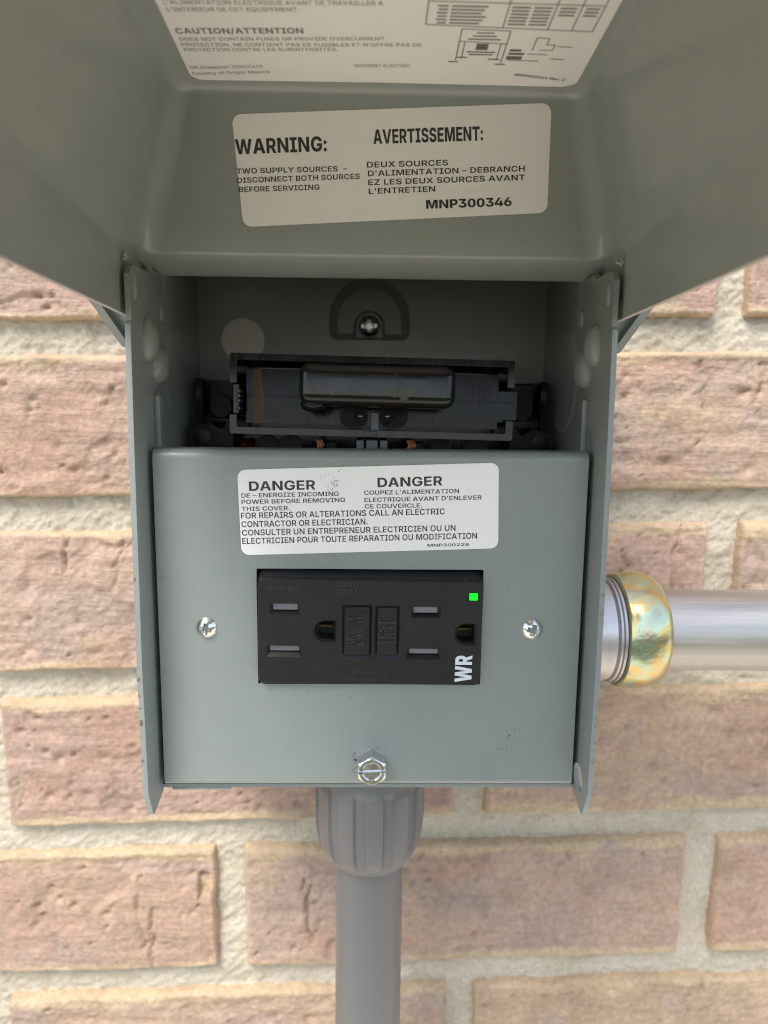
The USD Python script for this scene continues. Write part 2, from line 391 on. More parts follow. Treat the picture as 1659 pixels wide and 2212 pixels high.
HEADS = {k: [(a * (1.015 if a < 0 else 1.0), b * (1.0 if b < 0 else 1.015)) for a, b in v] for k, v in HEADS.items()}
rng = random.Random(7)


def brick(x0, x1, top, bot, seed, fine):
    """One rolled-face brick: top and bot are functions z(x). Returns mesh and colours."""
    r = np.random.RandomState(seed)
    step = 0.9 if fine else 11.0
    nx, nz = max(4, int((x1 - x0) / step)), max(3, int(58 / step))
    u = np.linspace(0, 1, nx + 1); w = np.linspace(0, 1, nz + 1)
    if fine:                                   # more rows near the edges
        u = 0.5 - 0.5 * np.cos(np.pi * (0.12 + 0.76 * u)); u = (u - u[0]) / (u[-1] - u[0])
        w = 0.5 - 0.5 * np.cos(np.pi * (0.12 + 0.76 * w)); w = (w - w[0]) / (w[-1] - w[0])
    U, W = np.meshgrid(u, w, indexing='ij')
    X = x0 + U * (x1 - x0); zb, zt = bot(X), top(X)
    Z = zb + W * (zt - zb)
    P = np.stack([X, np.full_like(X, seed * 7.3), Z], -1)
    fb = lambda sc, o=4, k=0: meshkit.fbm(P / sc + 31.7 * k, o, seed % 97 + k)
    # ragged outline
    jx, jz = (fb(14, 3, 1) - .5) * 2.2, (fb(14, 3, 2) - .5) * 2.4
    ex = np.clip(1 - np.minimum(U, 1 - U) * (x1 - x0) / 14, 0, 1); ez = np.clip(1 - np.minimum(W, 1 - W) * 58 / 14, 0, 1)
    X = X + jx * ex; Z = Z + jz * ez
    dz_t, dz_b = (1 - W) * (zt - zb), W * (zt - zb)
    dx = np.minimum(U, 1 - U) * (x1 - x0)
    wob = 1 + (fb(9, 3, 3) - .5) * 1.0
    Y = np.zeros_like(X)
    for dd, rad in ((dz_t, 2.5), (dz_b, 1.7), (dx, 2.2)):
        t = np.clip(dd / (rad * wob), 0, 1)
        Y += 4.6 * (1 - np.sqrt(1 - (1 - t) ** 2))
    Y = np.minimum(Y, 6.0)
    inner = np.clip(np.minimum(np.minimum(dz_t, dz_b), dx) / 4, 0, 1)
    # long folds dragged along the brick, broad waves, fine grit
    Pf = P * np.array([1 / 34.0, 1, 1 / 5.5])
    fold = meshkit.fbm(Pf, 4, seed % 89 + 11)
    lev0 = fb(30, 3, 6)
    Y += inner * ((fb(42, 3, 4) - .5) * 2.6 + (fold - .5) * 2.0 + (fb(4.2, 3, 5) - .5) * 0.9 + (fb(1.6, 2, 7) - .5) * 1.1 * np.clip((lev0 - .42) * 8, 0, 1))
    lev = lev0                          # flakes: one face a little behind another
    Y += inner * 1.1 * (1 / (1 + np.exp(-(lev - .52) * 110)))
    if fine:
        for _ in range(r.randint(40, 80)):      # pits
            px, pz, pr = r.uniform(x0 + 5, x1 - 5), r.uniform(.08, .92), r.choice([.5, .7, .9, 1.2, 1.9])
            zz = bot(px) + pz * (top(px) - bot(px))
            d2 = ((X - px) / (pr * r.uniform(.8, 1.6))) ** 2 + ((Z - zz) / pr) ** 2
            Y += r.uniform(.8, 2.4) * np.exp(-d2)
        for _ in range(r.randint(3, 7)):        # cracks, mostly upright
            xc = r.uniform(x0 + 12, x1 - 12); a, b = sorted(r.uniform(-.1, 1.1, 2)); b = max(b, a + .35)
            added_path = xc + (fb(11, 3, 9 + _) - .5) * 9 + (W - .5) * r.uniform(-6, 6)
            m = (W > a) & (W < b)
            Y += m * (.3 + 1.2 * fb(8, 3, 28)) * r.uniform(.8, 1.9) * np.exp(-((X - added_path) / .65) ** 2)
            Y += m * .45 * (X > added_path) * np.exp(-np.maximum(X - added_path, 0) / 7)
        for _ in range(r.randint(0, 2)):        # lying fissures
            zc = r.uniform(.2, .8); a = r.uniform(x0, x1 - 40); b = a + r.uniform(25, 80)
            added_path = bot(X) + zc * (top(X) - bot(X)) + (fb(16, 3, 15 + _) - .5) * 12
            m = (X > a) & (X < b)
            Y += m * r.uniform(.5, 1.2) * np.exp(-((Z - added_path) / .6) ** 2)
    chip = None
    if fine and x0 < -150 and x1 > -75 and -150 < float(top(-70)) < -120:      # the rectangular chip in one brick
        chip = np.clip((2.6 - np.abs(X + 71.4)) / .6, 0, 1) * np.clip((6.0 - np.abs(Z + 142.5)) / .8, 0, 1)
        Y += 2.6 * chip
    # colours of the clay: pink brown, tan skin at the edges and in patches, mauve grey
    pink = np.array([0.425, 0.294, 0.224]) * r.uniform(.93, 1.06) * np.array([1, r.uniform(.97, 1.05), r.uniform(.93, 1.05)])
    tan, mauve, rust = np.array([0.490, 0.368, 0.240]), np.array([0.385, 0.285, 0.232]), np.array([0.415, 0.262, 0.193])
    sm = lambda v, a, b: np.clip((v - a) / (b - a), 0, 1)[..., None]
    n1, n2, n3, n4 = fb(26, 4, 21), fb(19, 4, 22), fb(33, 4, 23), fb(12, 4, 24)
    col = pink + np.zeros(X.shape + (3,))
    col = col + (mauve - col) * sm(n1, .50, .62) * .85
    col = col + (rust - col) * sm(n3, .54, .66) * .7
    top_w = 2.2 + r.uniform(0, 2.5) + (n2 - .45) * 24 * r.uniform(.2, 1.0)
    bot_w = 1.6 + r.uniform(0, 2) + (n1 - .42) * 20 * r.uniform(.1, .9)
    tanm = np.maximum(np.maximum(sm(top_w - dz_t, -.6, .9), sm(bot_w - dz_b, -.6, .9)), sm(n4 * .5 + n2 * .5, .64, .69) * .6)
    tanm = np.maximum(tanm, sm(2.0 - dx, -1, 1) * .4)
    col = col + (tan - col) * tanm * .9
    if chip is not None:
        col = col + (tan - col) * (chip * .8)[..., None]
    col *= (0.90 + 0.22 * fb(7, 4, 25))[..., None]
    Y = FACE + Y
    # the four sides run back into the wall
    nX, nZ = X.shape
    idx = np.arange(nX * nZ).reshape(nX, nZ)
    ring = np.concatenate([idx[:, 0], idx[-1, 1:], idx[-2::-1, -1], idx[0, -2:0:-1]])
    V = np.stack([X, Y, Z], -1).reshape(-1, 3); C = col.reshape(-1, 3)
    back = V[ring].copy(); back[:, 1] = FACE + 20
    f = np.stack([idx[:-1, :-1], idx[1:, :-1], idx[1:, 1:], idx[:-1, 1:]], -1).reshape(-1, 4)
    n0, k = len(V), len(ring)
    i = np.arange(k); j = (i + 1) % k
    side = np.stack([ring[j], ring[i], n0 + i, n0 + j], -1)
    F = np.vstack([f, side]); F = np.vstack([F[:, [0, 1, 2]], F[:, [0, 2, 3]]])
    return trimesh.Trimesh(np.vstack([V, back]), F, process=False), np.vstack([C, C[ring]])


XL, XR = -640.0, 640.0
seed = 100
for row in range(-4, 13):
    up, lo = JOINTS[row], JOINTS[row + 1]
    top = lambda x, q=up: q[0] + q[2] * x
    bot = lambda x, q=lo: q[1] + q[2] * x
    seen = HEADS.get(row, [])
    first = (seen[-1][0] if seen else (138.5 if row % 2 == 0 else 37.5)) + rng.uniform(-2, 2) * (not seen)
    gaps = list(seen) if seen else [(first, first + 11.2)]
    while gaps[-1][1] < XR:
        gaps.append((gaps[-1][0] + 204.5, gaps[-1][1] + 204.5))
    while gaps[0][0] > XL:
        gaps.insert(0, (gaps[0][0] - 204.5, gaps[0][1] - 204.5))
    for q in range(len(gaps) - 1):
        x0, x1 = gaps[q][1], gaps[q + 1][0]
        seed += 1
        fine = -1 <= row <= 6 and x1 > -210 and x0 < 230
        m, ccc = brick(x0, x1, top, bot, seed, fine)
        part(wall, 'brick', m, 'brick_clay', smooth=True, color=ccc)
# mortar between and behind the bricks
gx = np.concatenate([np.arange(XL - 10, -190, 14), np.arange(-190, 212, 1.0), np.arange(212, XR + 12, 14)])
gz = np.concatenate([np.arange(GROUND_Z, -260, 14), np.arange(-260, 180, 1.0), np.arange(180, 440, 14)])
GX, GZ = np.meshgrid(gx, gz, indexing='ij')
P = np.stack([GX, 0 * GX, GZ], -1)
GY = DEEP + (meshkit.fbm(P / 16, 4, 3) - .5) * 3.6 + (meshkit.fbm(P / 2.2, 3, 5) - .5) * 2.4
idx = np.arange(GX.size).reshape(GX.shape)
f = np.stack([idx[:-1, :-1], idx[1:, :-1], idx[1:, 1:], idx[:-1, 1:]], -1).reshape(-1, 4)
part(wall, 'mortar', (np.stack([GX, GY, GZ], -1).reshape(-1, 3), f), 'mortar', smooth=True)
part(wall, 'wall_core', bx(XL - 10, XR + 10, FACE + 18, FACE + 110, GROUND_Z, 430), 'mortar')

# ------------------------------------------------------------------ the grey disconnect box
box = thing('disconnect_box', (0, 68, -53), 'grey painted steel electrical box with its lid swung up, mounted on the brick wall', 'electrical box')

# back panel with an embossed pad
back = ext_y(rrect(-65, 65, -54, 113, 1), 68, 69.4)
arch = sg.LineString([(-8, 0), (8, 0)]).buffer(.1)
pad_o = sg.box(-16.3, 89.5, 14.0, 97).union(sg.Point(-1.2, 97).buffer(15.2)).intersection(sg.box(-40, 89.5, 40, 120)).buffer(-3).buffer(3)
pad_i = pad_o.buffer(-3.0)


def emboss(lo, hi, y0, y1):
    return MF.batch_hull([ext_y(lo, y0 - .05, y0), ext_y(hi, y1, y1 + .05)])


pad = emboss(pad_o.buffer(1.0), pad_i.buffer(1.0), 69.0, 74.6) if False else None
rec = MF.batch_hull([ext_y(pad_o, 67.9, 68.0), ext_y(pad_i, 73.6, 73.7)])
rec_out = MF.batch_hull([ext_y(pad_o.buffer(1.0), 69.3, 69.4), ext_y(pad_i.buffer(1.0), 74.7, 74.8)])
ped = sg.box(-7.4, 86, 4.8, 95).union(sg.Point(-1.3, 95).buffer(6.1))
ped_i = ped.buffer(-1.2)
pedestal = MF.batch_hull([ext_y(ped, 73.9, 74), ext_y(ped_i, 70.4, 70.5)]) ^ (rec + bx(-20, 20, 73.6, 74.5, 80, 120))
back = (back + rec_out) - rec + pedestal
part(box, 'back_panel', back, 'grey_paint', 35)
part(box, 'pale_disc', ext_y(sg.Point(-48.5, 89).buffer(8.0, quad_segs=16), 67.6, 67.95), 'pale_disc', label='round pale disc on the back panel')


def pan_screw(x, z, y, r, h, slot=True, rot=0, cross=1.0):
    """Domed head facing the viewer, base at depth y."""
    R = (r * r + h * h) / (2 * h)
    head = (MF.sphere(R, 64).translate([0, R - h, 0]) ^ bx(-r * 2, r * 2, -h * 2, 0, -r * 2, r * 2))
    head = head + cyl_y(0, 0, 0, .8, r, n=64)
    w = r * .24
    for a in (0, 90):
        head = head - MF.batch_hull([bx(-r * .58 * cross, r * .58 * cross, -h - 1, -h * .75, -w, w), bx(-r * .12, r * .12, -h - .9, h * .5, -w * .5, w * .5)]).rotate([0, a + rot, 0])
    if slot:
        head = head - bx(-r * 1.2, r * 1.2, -h - 1, -h * .55, -r * .14, r * .14).rotate([0, rot, 0])
    return head.translate([x, y, z])


part(box, 'back_screw', [pan_screw(-1.3, 94.6, 67.4, 4.1, 2.3, True, -2), cyl_y(-1.3, 94.6, 67.6, 70.6, 4.0, n=40)], 'zinc', 25)

# side walls: front edge stands proud of the cover, rounded ear on top, pointed tab below
r0 = random.Random(12)
side_poly = sg.Polygon([(-8.2, 99.6), (-6.8, 101.6), (-4.2, 102.6), (8.6, 102.6), (9.4, 104.1), (17.5, 104.3), (18.2, 113), (69.4, 113), (69.4, -54.0), (9.0, -54.0), (-5.2, -57.8), (-6.6, -57.2), (-10.4, -48.5), (-11.4, -10), (-10.2, 52), (-9.0, 86.5), (-8.0, 87.5)])
for sx, lab in ((-1, 'left side wall'), (1, 'right side wall')):
    poly = side_poly
    if sx > 0:
        ell = [(-.6 + 4.7 * math.cos(t), -48.3 + 4.1 * math.sin(t)) for t in np.linspace(0, 2 * np.pi, 40, endpoint=False)]
        poly = side_poly.difference(sg.Polygon(ell))
    xa, xb = sorted((65.0 * sx, 66.5 * sx))
    plate = ext_x(poly, xa, xb)
    bits = [plate]
    inn = 65.0 * sx

    def dome(y, z, ry, rz, h):
        return MF.sphere(1.0, 40).scale([h, ry, rz]).translate([inn, y, z])
    bits += [dome(4.9, 83.4, 4.6, 6.2, 3.4), dome(13.6, 77.0, 5.2, 6.0, 3.6), dome(-4.0, 96.8, 1.5, 3.4, 0.8)]
    xk = sorted((inn + sx * .3, inn - sx * .7))
    bits += [MF.batch_hull([cyl_x(38, 74, xk[0], xk[1], 16.0), cyl_x(38, 74, xk[0] + (.5 if sx > 0 else 0), xk[1] - (0 if sx > 0 else .5), 17.0)])]
    bits += [cbx(*sorted((inn + sx * .2, inn - sx * 1.6)), 9.0, 13.0, 40, 68, .5)]
    bits += [dome(21, 92.6, 2.4, 3.0, 1.0)]
    part(box, 'side_wall', bits, 'grey_paint', 28, label=lab)
    chips = []
    for _ in range(16 if sx > 0 else 9):
        zc = r0.choice([r0.uniform(-47, 30), r0.uniform(-40, -12)]); ln = r0.uniform(.3, 1.1) if r0.random() < .8 else r0.uniform(1.5, 3.0)
        yf = np.interp(zc, [-48.5, -10, 52], [-10.4, -11.4, -10.2])
        chips.append(bx(*sorted((sx * r0.uniform(65.5, 65.9), sx * 66.56)), yf - .05, yf + .35, zc, zc + ln))
    part(box, 'chipped_edge', chips, 'bare_steel', False, kind='stuff')
    # gusset behind the hinge
    gp = sg.Polygon([(66.5 * sx, 103), (87.0 * sx, 103), (81.0 * sx, 83.6), (79.4 * sx, 81.6), (66.5 * sx, 80.4)])
    inner = sg.Polygon([(66.5 * sx, 103), (84.4 * sx, 103), (78.6 * sx, 84.4), (77.8 * sx, 83.4), (66.5 * sx, 83)])
    rim = gp.difference(inner).intersection(sg.box(*((66.5, 83.2, 100, 120) if sx > 0 else (-100, 83.2, -66.5, 120))))
    gus = ext_y(gp, 26, 27.2) + ext_y(rim, 21.5, 26.1)
    part(box, 'hinge_gusset', gus.transform([[1, 0, 0, 0], [0, 1, -1.3, 1.3 * 90], [0, 0, 1, 0]]), 'grey_paint', 25)
part(box, 'top_panel', bx(-64.9, 64.9, 22.2, 68, 111.6, 112.9), 'grey_paint')
part(box, 'bottom_panel', [bx(-64.9, 64.9, 3.2, 68, -54.0, -52.9), cbx(-62.0, -43.6, 2.9, 9, -54.8, -54.05, .2)], 'grey_paint')

# dead-front cover: folded top and bottom edge, opening for the outlet
prof = [(0.0, -49.6), (0.0, 49.9)] + [(2.6 - 2.6 * math.cos(t), 49.9 + 2.6 * math.sin(t)) for t in np.linspace(.2, math.pi / 2, 7)] + [(10.5, 52.5), (10.5, 51.2), (2.6, 51.2)] + \
       [(2.6 - 1.4 * math.cos(t), 49.9 + 1.3 * math.sin(t)) for t in np.linspace(math.pi / 2 - .2, .2, 4)] + [(1.2, 49.9), (1.2, -49.6)] + [(2.6 - 1.4 * math.cos(t), -49.6 - 1.0 * math.sin(t)) for t in np.linspace(.2, math.pi / 2, 4)] + [(12, -50.6), (12, -51.7), (2.0, -51.7)] + \
       [(2.0 - 2.0 * math.cos(t), -49.7 - 2.0 * math.sin(t)) for t in np.linspace(math.pi / 2 - .2, .2, 5)]
shell = ext_x(sg.Polygon(prof).buffer(0), -63.3, 63.3)
hole = ext_y(rrect(-33.95, 33.55, -18.45, 17.4, .35, 3), -3, 4)
shell = shell - hole - cyl_y(.9, -44.6, -3, 4, 2.6)
cover = part(box, 'cover', shell, 'grey_paint', 25, label='flat front cover plate')
for x, rot in ((-49.1, 8), (48.9, 14)):
    part(cover, 'screw', pan_screw(x, -.9, 0, 3.25, 1.75, False, rot, 1.0), 'zinc', 25)
# slotted hex screw
hexa = MF.cylinder(5.2, 4.75, 4.75, 6).rotate([90, 0, 0]).rotate([0, 30, 0]) ^ MF.batch_hull([cyl_y(0, 0, -4.5, .2, 4.85, n=48), cyl_y(0, 0, -5.2, .2, 3.9, n=48)])
hexa = hexa - bx(-6, 6, -6, -3.7, -.45, .45).rotate([0, -3, 0])
hexa = hexa - cyl_y(0, 0, -5.6, -4.7, 3.3, 2.6, n=40)
part(cover, 'hex_screw', hexa.translate([.75, 0, -44.3]), 'bolt_zinc', 20, label='slotted hex screw at the bottom of the cover')


def quad_label(p, r):
    return sg.Polygon(p).buffer(-r).buffer(r, quad_segs=8)


part(cover, 'danger_label', front(flat(quad_label([(-39.0, 46.6), (36.9, 49.4), (37.6, 24.0), (-38.2, 21.4)], 2.4), .10), -.02), 'sticker_white', label='white danger label')
L = [text('DANGER', (-35.6, 40.5), (-16.4, 41.1), 2.75, True), text('DANGER', (1.7, 41.9), (20.6, 42.6), 2.75, True)]
for t, a, b, h in (('DE – ENERGIZE INCOMING', (-37.9, 38.5), (-9.6, 39.3), 1.25), ('POWER BEFORE REMOVING', (-37.9, 36.6), (-7.7, 37.5), 1.25), ('THIS COVER.', (-37.9, 34.55), (-23.9, 34.95), 1.25),
                   ("COUPEZ L'ALIMENTATION", (-2.2, 39.6), (25.5, 40.4), 1.25), ("ELECTRIQUE AVANT D'ENLEVER", (-2.1, 37.5), (32.2, 38.55), 1.25), ('CE COUVERCLE.', (-2.0, 35.6), (14.8, 36.05), 1.25),
                   ('FOR REPAIRS OR ALTERATIONS CALL AN ELECTRIC', (-38.1, 32.3), (21.5, 34.1), 1.75), ('CONTRACTOR OR ELECTRICIAN.', (-38.0, 29.75), (-1.1, 30.9), 1.75),
                   ('CONSULTER UN ENTREPRENEUR ELECTRICIEN OU UN', (-37.9, 27.25), (24.8, 29.2), 1.75), ('ELECTRICIEN POUR TOUTE REPARATION OU MODIFICATION', (-37.9, 24.75), (31.2, 26.9), 1.75), ('MNP300228', (16.6, 24.3), (28.9, 24.7), .85)):
    L.append(text(t, a, b, h, 590 if h < 2 else 760))
part(cover, 'danger_lettering', front(L, -.13), 'ink', False)
# scuffs in the paint and on the label
r_ = random.Random(3)


def scuffs(n, cx, cz, sx, sz, tilt, y, lo=.15, hi=.7, e=.6):
    out = []
    for _ in range(n):
        u, v = r_.gauss(0, sx), r_.gauss(0, sz)
        x, z = cx + u * math.cos(tilt) - v * math.sin(tilt), cz + u * math.sin(tilt) + v * math.cos(tilt)
        a, ln = tilt + r_.uniform(-.9, .9), r_.uniform(lo, hi)
        k = 7
        pts = [(x + ln * r_.uniform(.5, 1) * math.cos(t) * math.cos(a) - e * ln * r_.uniform(.3, 1) * math.sin(t) * math.sin(a), z + ln * r_.uniform(.5, 1) * math.cos(t) * math.sin(a) + e * ln * r_.uniform(.3, 1) * math.sin(t) * math.cos(a)) for t in np.linspace(0, 2 * np.pi, k, endpoint=False)]
        pg = sg.Polygon(pts).buffer(0)
        if pg.area > .002 and pg.geom_type == 'Polygon':
            out.append(flat(pg, .012))
    return front(out, y)


part(cover, 'scuff_mark', [scuffs(24, 43.5, -34.5, 4.2, 1.3, 1.1, -.004, .1, .5), scuffs(1, 43.0, -35.0, .1, .1, -.5, -.004, .8, .9, .4), scuffs(14, -28, -33, 9, 6, .2, -.004, .08, .22), scuffs(16, .6, -46, 6, 5.5, 0, -.004, .08, .26)], 'scuff', False, kind='stuff')
part(cover, 'fine_scratch', [scuffs(40, 0, -5, 34, 30, .3, -.003, .05, .16), scuffs(6, -22, -40, 8, 3, .9, -.003, .5, 1.2, .06), scuffs(5, 25, -30, 10, 8, -.6, -.003, .5, 1.4, .05)], 'paint_mark', False, kind='stuff')
part(cover, 'worn_paint', [scuffs(18, -4.7, -44.2, .45, 1.5, 0, -.006, .2, .6), scuffs(10, 1.2, -39.3, 2.2, .35, 0, -.006, .1, .4)], 'scuff', False, kind='stuff')
part(cover, 'label_smudge', [scuffs(60, -11.5, 42.0, 2.2, .8, 1.0, -.125, .08, .32), scuffs(24, -14, 45.0, 2.4, .7, .3, -.125, .06, .2)], 'faded_ink', False, kind='stuff')

# ------------------------------------------------------------------ lid, swung up about the ears
A_, B_, O_ = np.array([0, -.997, .078]), np.array([0, .078, .997]), np.array([0, 7.0, 101.5])


def lid_point(x, a, b):
    return O_ + np.outer(np.ones(np.size(x)), [0, 0, 0]) + np.stack([np.ravel(x), 0 * np.ravel(x), 0 * np.ravel(x)], 1) + np.outer(np.ravel(a), A_) + np.outer(np.ravel(b), B_)


LEN = 168.0
PROFILE = [(None, 0, -12.8), (4.4, .1, -8.5), (5.3, .25, -4.0), (6.1, .55, -1.2), (7.2, 1.15, .45)] + [(7.2 + t * 38.8, 1.15 + t * 8.85, .55 + t * 3.15) for t in (.2, .4, .6, .8, 1.0)] + [(48.3, 10.6, 3.95), (49.5, 11.2, 4.5), (50.4, 12.4, 5.7), (50.85, 14.2, 7.2), (50.9, 22, 14)]


def ring(si, ti, b, off, nxs=26, nas=44, nc=7):
    w, a0, a1, r = 68.0 + off - si, -off + ti, LEN + off - si * .8, max(2.0, (6.5 if ti > -1 else 2.5 if ti < -5 else 4.0) + off - .1 * si)
    xc = 1.5 * max(0, (b or 0)) / 50
    pts = []
    for cx, ca, t0, nstraight, d in ((-w + r, a0 + r, math.pi, nxs, (1, 0)), (w - r, a0 + r, 1.5 * math.pi, nas, (0, 1)), (w - r, a1 - r, 0, nxs, (-1, 0)), (-w + r, a1 - r, .5 * math.pi, nas, (0, -1))):
        for t in np.linspace(t0, t0 + math.pi / 2, nc):
            pts.append((cx + r * math.cos(t), ca + r * math.sin(t)))
        ln = 2 * (w - r) if d[0] else a1 - a0 - 2 * r
        e = pts[-1]
        for k in range(1, nstraight):
            q = k / nstraight
            pts.append((e[0] + d[0] * ln * q, e[1] + d[1] * ln * q))
    p = np.array(pts)
    if b is None:
        x, a = p[:, 0], p[:, 1]
        bb = np.where(a > LEN - 6, -13.0, -13 - .045 * (a - 14))
        bb = np.where(a < -11.0, 3.6, bb)
    else:
        bb = np.full(len(p), float(b))
    return lid_point(p[:, 0] + xc, p[:, 1], bb)


def lid_shell():
    inner = [ring(si, ti, b, 0) for b, si, ti in PROFILE]
    outer = [ring(si, ti, None if b is None else b + (1.2 if b > 49 else .5), 1.2) for b, si, ti in PROFILE]
    rings = inner[::-1] + outer
    n = len(rings[0]); V = np.vstack(rings)
    i, j = np.meshgrid(np.arange(len(rings) - 1), np.arange(n), indexing='ij'); k = (j + 1) % n
    F = np.stack([i * n + j, i * n + k, (i + 1) * n + k, (i + 1) * n + j], -1).reshape(-1, 4)
    F = np.vstack([F[:, [0, 1, 2]], F[:, [0, 2, 3]]])
    c0, c1 = len(V), len(V) + 1
    V = np.vstack([V, rings[0].mean(0), rings[-1].mean(0)])
    jj = np.arange(n); kk = (jj + 1) % n; o = (len(rings) - 1) * n
    F = np.vstack([F, np.stack([kk, jj, np.full(n, c0)], 1), np.stack([o + jj, o + kk, np.full(n, c1)], 1)])
    t = trimesh.Trimesh(V, F, process=False)
    if t.volume < 0:
        t.invert()
    return t


lid = part(box, 'lid', lid_shell(), 'lid_paint_lightened', 40, label='lid swung up with its inside showing')
# weld spatter at the two rear corners
for sx in (-1, 1):
    blobs = [MF.sphere(r_.uniform(.3, .7), 12).translate([sx * (66.6 + r_.uniform(-.8, .9)), -6.5 + r_.uniform(-.8, 1.2), 104.2 + r_.uniform(-.4, .9)]) for _ in range(7)]
    part(lid, 'weld_spatter', blobs, 'lid_paint_lightened', 40)
# warning label on the short face: its plane
f0, f1 = lid_point(0, .55 + .2 * 3.15, 7.2 + .2 * 38.8)[0], lid_point(0, 3.7, 46)[0]
Vv = (f1 - f0) / np.linalg.norm(f1 - f0); Uu = np.array([1.0, 0, 0])
Of = f0 - Vv * ((f0[2] - 130) / Vv[2]); Of = Of - np.array([0, 0, 130]) * 1.0 + np.array([0, 0, 0])


def on_face(ms, lift):
    """(x, z) drawn on the lid's short face."""
    m = to_mesh(ms if isinstance(ms, list) else [ms]); v = np.array(m.vertices)
    N = np.cross(Uu, Vv)
    P0 = f0 + (v[:, 1:2] - f0[2]) * Vv / Vv[2]
    P0[:, 0] += v[:, 0]
    return trimesh.Trimesh(P0 + N * (v[:, 2:] + lift), m.faces, process=False)


k_ = .996
sh = lambda q: (q[0] * k_, 66 + (q[1] - 66) * k_)
part(lid, 'warning_label', on_face(flat(quad_label([sh(q) for q in [(-40.0, 145.4), (49.6, 150.0), (49.7, 120.7), (-37.3, 115.5)]], 2.6), .1), .03), 'sticker_bounce_tint', label='white warning label with warm bounce light in its colour')
L = []
for t, a, b, h in (('WARNING:', (-39.1, 134.9), (-13.4, 136.2), 3.95), ('AVERTISSEMENT:', (-0.3, 138.3), (30.6, 139.8), 3.75), ('TWO SUPPLY SOURCES  –', (-38.9, 129.75), (-7.7, 131.0), 1.4), ('DISCONNECT BOTH SOURCES', (-38.7, 127.3), (-4.1, 129.0), 1.4),
                   ('BEFORE SERVICING', (-38.3, 124.85), (-15.5, 125.9), 1.4), ('DEUX SOURCES', (-2.1, 132.0), (20.9, 133.0), 1.5), ("D'ALIMENTATION – DEBRANCH", (-1.8, 129.7), (42.8, 131.8), 1.5), ('EZ LES DEUX SOURCES AVANT', (-1.7, 127.3), (42.9, 129.4), 1.5),
                   ("L'ENTRETIEN", (-1.5, 124.95), (17.4, 125.9), 1.5), ('MNP300346', (14.9, 121.2), (39.4, 122.4), 2.35)):
    L.append(text(t, sh(a), sh(b), h, 640 if h < 2 else 800))
part(lid, 'warning_lettering', on_face(L, .14), 'ink', False)
# large data label on the lid's inside front, drawn in (x, a)
data_poly = quad_label([(-49.8, 6.9), (0, 7.4), (54.9, 7.0), (55.0, 128), (-49.8, 128)], 3.4)
data = lambda ms, lift: place(ms, O_ + B_ * (50.9 - lift), (1, 0, 0), A_)
part(lid, 'data_label', data(flat(data_poly, .10), .03), 'sticker_bounce_tint', label='large white data label')
L = []
for t, a, b, h, bo in (("L'ALIMENTATION ELECTRIQUE AVANT DE TRAVAILLER A", (-48.1, 39.2), (1.6, 40.5), 1.5, False), ("L'INTERIEUR DE CET EQUIPEMENT.", (-48.1, 36.6), (-17.7, 37.6), 1.5, False),
                       ('CAUTION/ATTENTION', (-48.3, 28.0), (-17.4, 29.2), 2.2, True), ('DOES NOT CONTAIN FUSES OR PROVIDE OVERCURRENT', (-48.3, 25.1), (2.2, 27.1), 1.35, False),
                       ("PROTECTION. NE CONTIENT PAS DE FUSIBLES ET N'OFFRE PAS DE", (-48.4, 22.8), (11.4, 24.8), 1.35, False), ('PROTECTION CONTRE LES SURINTENSITÉS.', (-48.3, 20.6), (-9.6, 22.1), 1.35, False),
                       ('QA Inspector: 30207470', (-48.9, 12.5), (-29.6, 13.6), 1.35, False), ('Country of Origin: Mexico', (-49.0, 9.5), (-28.0, 11.2), 1.35, False),
                       ('MIDWEST ELECTRIC', (-5.4, 14.9), (9.1, 15.4), 1.3, False), ('MNP602414 Rev. C', (37.1, 12.2), (51.3, 10.0), 1.3, True)):
    L.append(text(t, a, b, h, bo, .02))
for q in L:
    part(lid, 'data_lettering', data(q, .15), 'faded_ink', False)
D = [stroke(p, .28) for p in ([(11.8, 90), (11.8, 33.8), (51.9, 32.3), (51.9, 90)], [(30.2, 33.1), (30.2, 90)], [(41.0, 32.7), (41.0, 90)], [(46.8, 32.5), (46.8, 90)], [(11.8, 42.4), (51.9, 42.0)],
                                 [(20.6, 19.0), (20.6, 32.4), (32.4, 31.9), (32.4, 18.1)], [(20.6, 27.4), (32.4, 26.6)], [(22, 20), (22, 27.3)], [(31, 19.5), (31, 26.6)],
                                 [(34.0, 19.6), (42, 19.4)], [(39.3, 24), (39.3, 29.4), (42.4, 29.2), (42.4, 26.6), (44.5, 26.5), (44.3, 24.3), (41, 24.3)], [(38.5, 22.5), (43.5, 22.3)], [(45.2, 26), (49, 25.7)], [(44.6, 20.6), (48.2, 20.3)])]
D += [flat(q) for q in (sg.box(25, 23.8, 28, 26.5), sg.box(33.4, 19.9, 37.4, 21.4), sg.box(33.6, 22.0, 37.6, 22.9), sg.box(33.6, 23.5, 36.6, 24.4))]
for k in range(6):                             # rows of print too small and blurred to read
    z = 40.8 - 1.25 * k
    D += [stroke([(14.0 + .3 * (k % 2), z), (16.5, z)], .55), stroke([(17.2, z), (25.5 - .6 * (k % 3), z)], .55), stroke([(31, z), (35.2, z)], .55), stroke([(36, z), (40.2, z)], .55)]
    if k < 3:
        D += [stroke([(42, z), (45.8, z)], .55), stroke([(47.8, z), (51, z)], .55)]
for x0, x1, z in ((24.4, 28.6, 30.9), (23.6, 29.4, 29.6), (22.6, 30.6, 28.3), (22.9, 30.2, 22.9), (23.6, 29.6, 21.8), (20.8, 23.4, 20.4), (28.8, 31.8, 19.8), (18.8, 21.4, 18.4), (31.0, 33.6, 17.6)):
    D.append(stroke([(x0, z), (x1, z)], .5))
part(lid, 'data_table', data(D, .15), 'faded_ink', False, kind='stuff')

